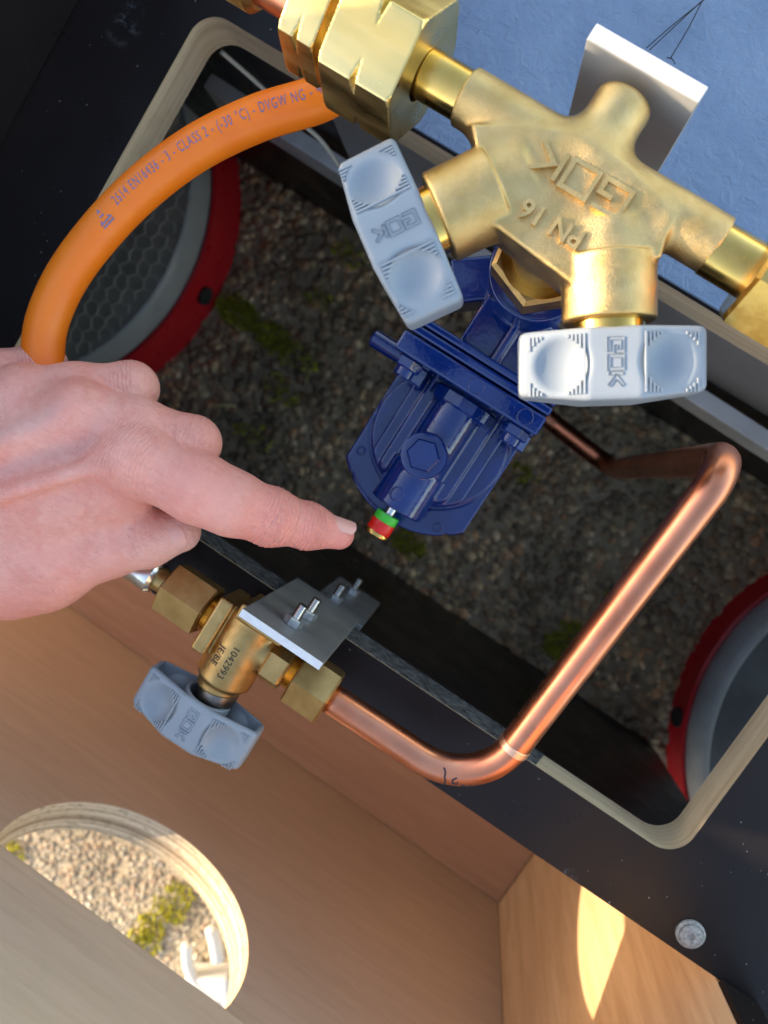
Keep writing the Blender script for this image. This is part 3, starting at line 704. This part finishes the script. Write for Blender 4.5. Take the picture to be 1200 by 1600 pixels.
# flange made of two plates with a gasket line
for (y0, y1, zt, nm) in ((.0236, .0318, .0300, 'front_flange'), (.0326, .0362, .0290, 'gasket_plate'), (.0369, .0402, .0282, 'rear_flange')):
    MB().box((BX, (y0+y1)/2, zt-.024), (.0330, (y1-y0)/2, .024), bev=.0010).build(nm, MT['blue_paint'], reg)
for x in (BX-.0255, BX+.0255):
    b_ = MB().hexa((x, .0236, .0210), (0, -1, 0), .0058, .0045, .2, .1).build('flange_bolt', MT['blue_paint'], reg)
    MB().lathe([(.0042, 0), (.0040, .0035), (.0034, .004)], (x, .0195, .0210), (0, -1, 0), 20).build('bolt_shank', MT['blue_paint'], b_, angle=40)
    MB().hexa((x+.002, .0236, .0085), (0, -1, 0), .0056, .0075, .5, .1).build('flange_bolt', MT['blue_paint'], reg)
for x in (BX+.003, BX+.0255):
    MB().ring((x, .0277, .0300), (0, 0, 1), .0031, .0003).build('cast_mark', MT['blue_paint'], reg, True)
def s_neck(X):
    d = s_box(X, (XC-.007, .052, .012), (.0075, .0125, .0110), None, .0012)
    d = smin(d, s_box(X, (XC+.012, .052, .004), (.0090, .0125, .0110), None, .0012), .001)
    d = smin(d, s_box(X, (XC+.0022, .052, .016), (.0013, .0125, .0110), None, .0006), .001)
    d = smin(d, s_cyl(X, (XC, .0725, -.010), (XC, .0725, .050), .0150, .001), .003)
    d = smin(d, s_cyl(X, (XC, .0725, .034), (XC, .0725, .0500), .0185, .0012), .0012)
    d = smin(d, s_box(X, (XC-.022, .066, .006), (.011, .009, .010), [(.8, .6, 0), (-.6, .8, 0), (0, 0, 1)], .001), .0015)
    d = smin(d, s_cyl(X, (XC+.010, .060, -.004), (XC+.044, .060, -.004), .0095, .001), .003)
    return d
nV, nF = snet(s_neck, (-.062, .036, -.018), (.027, .094, .053), .0006)
mesh('neck', nV, nF, MT['blue_paint'], reg, True)
MB().lathe([(.0032, 0), (.0040, .0008), (.0040, .020)], (-.0720, .0245, .000), (1, 0, 0), 24).build('test_spigot', MT['blue_paint'], reg, angle=40)
ix, iz = BX-.0008, .0045
MB().lathe([(.0022, 0), (.0022, .008)], (ix, -.0320, iz), (0, -1, 0), 20).build('indicator_stem', MT['steel'], reg, angle=40)
for nm, y0, y1, r, mt in (('green_ring', -.0362, -.0400, .0053, 'green_plastic'), ('red_ring', -.0400, -.0452, .0054, 'red_plastic'), ('brass_end', -.0452, -.0468, .0058, 'brass')):
    MB().lathe([(r*.97, 0), (r, .0003), (r, abs(y1-y0)-.0003), (r*.97, abs(y1-y0))], (ix, y0, iz), (0, -1, 0), 32).build(nm, MT[mt], reg, angle=40)
# ---------------------------------------------------------------- lower brass valve
lv = empty('brass_shut_off_valve', (-.045, -.11, .0), 'small brass shut-off valve with numbers and a darker grey wing knob', 'valve')
LY, LZ, LX = -.1090, .0300, -.0450
sK = np.array([.03, -1, -.03]); sK /= np.linalg.norm(sK)
def s_low(X):
    d = s_cyl(X, (LX, -.0965, LZ), (LX+.001, -.1300, LZ-.003), .0122, .0015)
    d = smin(d, s_cyl(X, (LX, -.1260, LZ-.0025), (LX+.0015, -.1345, LZ-.0035), .0098, .001), .0025)
    d = smin(d, s_cyl(X, (LX-.016, LY, LZ), (LX+.024, LY, LZ), .0078, .001), .002)
    d = smin(d, s_box(X, (LX-.0118, LY, LZ), (.0032, .0125, .0120), [(1, .0, 0), (0, 1, 0), (0, 0, 1)], .0012), .001)
    d = smin(d, s_box(X, (LX+.005, -.0965, LZ+.001), (.011, .0035, .013), None, .0012), .001)
    return d
lV, lF = snet(s_low, (-.064, -.137, .013), (-.018, -.090, .046), .0005)
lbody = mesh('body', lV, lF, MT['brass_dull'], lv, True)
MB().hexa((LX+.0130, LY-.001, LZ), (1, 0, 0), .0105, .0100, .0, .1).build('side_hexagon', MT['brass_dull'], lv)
for nm, x0, x1, r in (('thread', -.0640, -.0575, .0082), ('thread', -.0225, -.0170, .0082)):
    pr = []; n = 9
    for i in range(n+1):
        t = (x1-x0)*i/n; pr += [(r-.0005, t), (r, t+(x1-x0)/n*.45)]
    MB().lathe(pr, (x0, LY, LZ), (1, 0, 0), 36).build(nm, MT['thread'], lv, angle=25)
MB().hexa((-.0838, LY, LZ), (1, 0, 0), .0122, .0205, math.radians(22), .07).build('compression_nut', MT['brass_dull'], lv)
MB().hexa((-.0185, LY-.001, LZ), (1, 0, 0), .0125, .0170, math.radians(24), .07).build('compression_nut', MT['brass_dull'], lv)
ko = np.array([LX+.0022, -.1355, LZ-.0038])
MB().lathe([(.0086, -.006), (.0086, .012)], ko, sK, 40).build('stem', MT['dark_steel'], lv, angle=40)
knob(lv, ko+sK*.0040+np.array([-.0020, 0, .002]), sK, 'knob_plastic', (.0, -.05, 1))
def wrap_text(txt, size, line, name):
    V, Fc = text_mesh(txt, size, space=1.05)
    out = []
    for x, y, z in V:            # read along -Y, letter tops towards +X, laid on the barrel
        a = (y+line)/.0125; yy = -.1182-x; out.append((LX+.0003+.01245*math.sin(a), yy, LZ-.003*(-.0965-yy)/.0335+.01245*math.cos(a)))
    mesh(name, out, Fc, MT['black_ink'], lbody)
wrap_text('1042993', .0043, .0012, 'engraved_number'); wrap_text('JE/BE', .0042, -.0044, 'engraved_letters')
# bracket
br = empty('aluminium_bracket', (-.028, -.092, -.03), 'grey aluminium bracket of two plates bolted over the black opening edge', 'bracket')
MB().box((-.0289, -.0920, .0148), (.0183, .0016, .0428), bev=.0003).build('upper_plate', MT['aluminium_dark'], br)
MB().box((-.0289, -.0920, .05772), (.0182, .00155, .00016)).build('lit_edge', MT['aluminium_lit_edge'], br)  # paler strip again paints the light along the top
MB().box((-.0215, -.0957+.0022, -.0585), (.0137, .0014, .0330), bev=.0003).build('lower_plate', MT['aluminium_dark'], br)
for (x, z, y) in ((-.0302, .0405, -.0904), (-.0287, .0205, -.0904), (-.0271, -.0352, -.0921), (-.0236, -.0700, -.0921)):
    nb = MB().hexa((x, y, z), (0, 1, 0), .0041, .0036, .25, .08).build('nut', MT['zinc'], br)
    pr = []
    for i in range(9): pr += [(.0018, .0034+i*.0007), (.0021, .0034+i*.0007+.00035)]
    MB().lathe(pr, (x, y, z), (0, 1, 0), 20).build('bolt_end', MT['steel'], nb, angle=25)
# ---------------------------------------------------------------- copper pipe
pp = empty('copper_pipe', (.07, -.05, 0), 'bent bright copper pipe running from the small brass valve into the opening', 'pipe')
e5 = P(1147, 716, .062)
pa = fillet([(-.004, LY-.001, LZ), P(745, 1242, .031), e5, (e5[0]+.001, e5[1]-.002, -.175), P(868, 664, -.19), P(868, 664, -.19)*1.0+(P(868, 664, -.19)-np.array([e5[0]+.001, e5[1]-.002, -.175]))*[1.3, 1.3, .2]], [.028, .0135, .02, .02])
ctube = MB().tube(pa, .0063, 32).build('tube', MT['copper'], pp, True)
jr = int(np.argmin(np.linalg.norm(pa[:, :2]-P(812, 1163, .036)[:2], axis=1))); tr = pa[jr+1]-pa[jr-1]; tr /= np.linalg.norm(tr)
MB().tube([pa[jr]-tr*.0018, pa[jr]-tr*.0014, pa[jr]+tr*.0014, pa[jr]+tr*.0018], [.0061, .0066, .0066, .0061], 36).build('pale_band', MT['pale_copper'], pp, angle=40)  # narrow band of paler copper round the pipe
ink = MB()
c1 = P(697, 1203, .031); 
def on_pipe(px, py):
    p = P(px, py, .031); j = np.argmin(np.linalg.norm(pa[:, :2]-p[:2], axis=1)); dy = np.linalg.norm(p[:2]-pa[j, :2]); dy = min(dy, .0058)
    return np.array([p[0], p[1], pa[j, 2]+math.sqrt(.0063**2-dy**2)+.00015])
for ln in ([(695, 1190), (697, 1197), (696, 1205), (697, 1213), (694, 1220)], [(715, 1205), (709, 1208), (708, 1214), (714, 1216), (716, 1212)], [(722, 1218), (729, 1222), (736, 1220)]):
    ink.tube(spline([on_pipe(*q) for q in ln], 5), .00038, 6)
ink.build('marker_lines', MT['marker'], pp, True)
# ---------------------------------------------------------------- orange hose
ho = empty('gas_hose', (-.17, -.02, 0), 'orange rubber gas hose with blue printed standard numbers in a loop', 'hose')
path = spline([P(672, -110, .0112), P(640, -40, .0125), P(606, 40, .022), P(560, 112, .038), P(505, 152, .048), P(400, 186, .052), P(300, 236, .053), P(208, 308, .053), P(132, 393, .052), P(88, 465, .05), P(68, 535, .05),
               P(72, 625, .048), (-.160, -.088, .038), (-.140, -.105, .031), (-.118, LY, LZ), (-.105, LY, LZ)], 24)
seg_ = np.linalg.norm(np.diff(path, axis=0), axis=1); arc = np.r_[0, np.cumsum(seg_)]
MB().tube(path, .0080, 72).build('tube', MT['orange_rubber'], ho, True)
pr = [(.0070, 0), (.0080, .001), (.0080, .010), (.0083, .0115), (.0083, .0155), (.0070, .017), (.0045, .0172)]
MB().lathe(pr, (-.1060, LY, LZ), (1, 0, 0), 40).build('crimp_ferrule', MT['steel'], ho, angle=35)
MB().lathe([(.0052, 0), (.0052, .0105)], (-.0905, LY, LZ), (1, 0, 0), 32).build('ferrule_tube', MT['brass_dull'], ho, angle=35)
def arc_at(px, py):
    p = P(px, py, .058); return arc[np.argmin(np.linalg.norm(path[:, :2]-p[:2], axis=1))]
s0, s1 = arc_at(160, 345), arc_at(498, 158)
tV, tF = text_mesh('2614 EN16436 - 3 - CLASS 2 - (-30 °C) - DVGW NG - 4', .0054, align='LEFT', space=1.2)
tri = MB()
x0 = tV[:, 0].min(); Lt = tV[:, 0].max()-x0; sclx = (abs(s1-s0)-.009)/Lt
def on_hose(s, y):
    s = max(0, min(arc[-1]-1e-6, s)); j = min(np.searchsorted(arc, s, 'right')-1, len(path)-2); t = (s-arc[j])/seg_[j]
    p = path[j]*(1-t)+path[j+1]*t; j0 = max(0, j-3); j1 = min(len(path)-1, j+4)
    d, sd, up = frame(path[j0]-path[j1])        # reading direction runs back towards the nut
    a = (y-.0010)/.0080; return p-sd*0+(up*math.cos(a)+np.cross(up, d)*math.sin(a))*.00816
mesh('printed_lettering', [on_hose(s0-.009-(v[0]-x0)*sclx, v[1]) for v in tV], tF, MT['hose_ink'], ho)
sg = MB(); 
for a, b in (((0, -.0024), (.0022, .0024)), ((.0022, .0024), (.0044, -.0024)), ((-.0006, -.0024), (.0050, -.0024)), ((.0012, -.0002), (.0032, -.0002)), ((-.0006, -.0036), (.0050, -.0036))):
    A, B = on_hose(s0-a[0], a[1]), on_hose(s0-b[0], b[1]); nrm = on_hose(s0-a[0], a[1])-path[np.argmin(np.abs(arc-s0+a[0]))]
    sg.bar(A, B, .0006, .0002, nrm/np.linalg.norm(nrm))
sg.build('printed_mark', MT['hose_ink'], ho)
# ---------------------------------------------------------------- pointing hand
def J(px, py, Z): return np.array(P(px, py, Z))
IX = [(J(218, 715, .062), .0140), (J(312, 764, .062), .0128), (J(362, 786, .059), .0119), (J(424, 808, .052), .0104), (J(482, 822, .044), .0084), (J(530, 835, .038), .0060)]
MD = [(J(128, 650, .064), .0125), (J(215, 668, .060), .0108), (J(303, 692, .054), .0096), (J(292, 716, .036), .0086), (J(215, 735, .034), .0075)]
RG = [(J(40, 622, .062), .0120), (J(120, 612, .058), .0105), (J(206, 606, .052), .0095), (J(200, 640, .038), .0084), (J(130, 670, .032), .0075)]
LT = [(J(-50, 605, .056), .0110), (J(0, 588, .053), .0096), (J(66, 572, .048), .0090), (J(60, 605, .036), .0078), (J(0, 640, .032), .0070)]
TH = [(J(-40, 880, .056), .0195), (J(90, 878, .050), .0150), (J(170, 852, .047), .0125), (J(230, 842, .045), .0108), (J(280, 830, .042), .0086)]
wrist = J(-330, 800, .070)
def chain(X, L, k=.004):
    d = None
    for (a, ra), (b, rb) in zip(L[:-1], L[1:]):
        c = s_cap(X, a, b, ra, rb); d = c if d is None else smin(d, c, k)
    return d
def s_hand(X):
    palm = s_cap(X, J(-260, 860, .066), J(215, 722, .056), .0215, .0130)
    for (q, w, r0, r1) in ((J(-260, 800, .070), MD[0][0], .020, .0128), (J(-260, 760, .068), RG[0][0], .019, .0122), (J(-260, 730, .062), LT[0][0], .018, .0110)):
        palm = smin(palm, s_cap(X, q, w, r0, r1), .010)
    palm = smin(palm, s_cap(X, J(-260, 770, .045), J(60, 700, .040), .022, .016), .012)
    thenar = s_cap(X, J(-230, 930, .056), J(60, 885, .046), .0230, .0185)
    palm = smin(palm, thenar, .014)
    palm = smin(palm, s_cap(X, J(70, 820, .052), J(175, 775, .052), .0150, .0120), .010)     # muscle between thumb and forefinger
    d = smin(palm, chain(X, IX), .007)
    f3 = smin(np.minimum(chain(X, MD), 9), chain(X, RG), .0012); f3 = smin(f3, chain(X, LT), .0012)
    d0 = smin(palm, f3, .0030); d = smin(d, d0, .0012)
    d = smin(d, smin(chain(X, TH), palm, .008), .0022)
    # knuckles, tendons and finger creases
    for (c, r) in ((IX[0][0]+[0, 0, .006], .0112), (MD[0][0]+[0, 0, .004], .0102), (RG[0][0]+[0, 0, .004], .0092)):
        d = smin(d, np.linalg.norm(X-c, axis=-1)-r, .007)
    for (a, b, r) in ((J(-230, 800, .0885), MD[0][0]+[0, 0, .0110], .0032), (J(-230, 770, .0865), RG[0][0]+[0, 0, .0102], .0030), (J(-230, 845, .0865), IX[0][0]+[0, 0, .0112], .0024)):
        d = smin(d, s_cap(X, a, b, r, r), .006)
    for L, i, amp in ((IX, 3, .0008), (IX, 4, .0006), (TH, 3, .0006), (MD, 2, .0004), (RG, 2, .0004)):
        c = L[i][0]; ax = L[i+1][0]-L[i-1][0]; ax = ax/np.linalg.norm(ax) if (L is IX or L is TH) else (L[i][0]-L[i-1][0])/np.linalg.norm(L[i][0]-L[i-1][0])
        t = (X-c) @ ax; rr = np.linalg.norm(X-c, axis=-1)
        w = np.exp(-(t/.0042)**2)*(rr < .016)
        d = d+w*amp*(.5+.5*np.cos(t/.0021*2*PI))-w*amp*.9
    return d
hV, hF = snet(s_hand, P(-240, 800, .06)*0+np.array([-.300, -.150, .006]), np.array([-.024, .002, .104]), .0010)
hand = mesh('person', hV, hF, MT['skin'], None, True)
fl = np.zeros(len(hV)); vein = np.zeros(len(hV)); cr = np.zeros((len(hV), 2))
for (c_, r_, a_) in ((IX[0][0], .022, .55), (IX[3][0], .018, .75), (IX[1][0], .018, .6), (IX[4][0], .016, .85), (IX[5][0], .012, .8), (MD[0][0], .016, .7), (RG[0][0], .016, .75), (TH[1][0], .03, .5), (MD[2][0], .014, .5), (RG[2][0], .012, .4), (J(40, 930, .05), .03, .45), (J(-20, 760, .08), .03, .35), (LT[1][0], .014, .5)):
    fl = np.maximum(fl, a_*np.exp(-(np.linalg.norm(hV-c_, axis=1)/r_)**2))
for L_, wd in ((IX, 1.0), (TH, .4), (MD, .7), (RG, .7), (LT, .6)):
    for i_ in ((3, 4) if L_ is IX else (3,) if L_ is TH else (2,)):
        c_ = L_[i_][0]; a_ = L_[i_][0]-L_[i_-1][0]; a_ = a_/np.linalg.norm(a_); t_ = (hV-c_) @ a_
        w_ = wd*np.exp(-(t_/.006)**2)*np.exp(-(np.linalg.norm(hV-c_, axis=1)/.014)**6)
        k_ = w_ > cr[:, 1]; cr[k_, 0] = t_[k_]; cr[k_, 1] = w_[k_]
k_ = (np.linalg.norm(hV-IX[0][0]-[0, 0, .008], axis=1)); a_ = IX[1][0]-IX[0][0]; a_ = a_/np.linalg.norm(a_); w_ = .7*np.exp(-(k_/.014)**2); q_ = w_ > cr[:, 1]; cr[q_, 0] = ((hV-IX[0][0]) @ a_)[q_]; cr[q_, 1] = w_[q_]
for (pts_) in (spline([J(-160, 700, .08), J(-40, 690, .08), J(60, 662, .078), J(95, 640, .076)], 10), spline([J(-200, 790, .08), J(-60, 760, .08), J(40, 720, .078), J(150, 690, .076)], 10)):
    dd = np.min(np.linalg.norm(hV[:, None, :2]-pts_[None, :, :2], axis=2), axis=1); vein = np.maximum(vein, .24*np.exp(-(dd/.0028)**2)*(hV[:, 2] > .06))
for nm_, A_ in (('flush', np.c_[fl, fl*0, vein, fl*0+1]), ('crease', np.c_[cr, fl*0, fl*0+1])):
    at_ = hand.data.color_attributes.new(nm_, 'FLOAT_COLOR', 'POINT'); at_.data.foreach_set('color', A_.astype(np.float32).ravel())
tag(hand, 'bare left hand pointing with its forefinger at the red and green indicator', 'hand')
def nail(L, n, c_t, Ln, half, R, name):
    a = L[-1][0]-L[-2][0]; a /= np.linalg.norm(a); n = np.array(n, float); n -= a*n.dot(a); n /= np.linalg.norm(n); b = np.cross(a, n)
    c = L[-2][0]+(L[-1][0]-L[-2][0])*c_t; V = []; Fc = []; nu, nv = 14, 12
    for i in range(nu+1):
        t = i/nu; x = (t-.5)*Ln; wd = half*min(1.0, (.55+1.3*t) if t < .35 else 1.0)*(1 if t < .8 else math.sqrt(max(0.05, 1-((t-.8)/.24)**2)))
        rad = R*(1-.10*t)
        for j in range(nv+1):
            w = (j/nv*2-1)*wd; e = .00055*(1-(abs(j/nv*2-1))**4)-.0003
            V.append(c+a*x+(n*math.cos(w)+b*math.sin(w))*(rad+e))
    for i in range(nu):
        for j in range(nv):
            q = i*(nv+1)+j; Fc.append((q, q+1, q+nv+2, q+nv+1))
    mesh(name, V, Fc, MT['nail'], hand, True)
nail(IX, (-.25, .85, .48), .95, .0105, .80, .0068, 'fingernail')
nail(TH, (.0, -.45, .9), .72, .0130, .80, .0094, 'thumbnail')
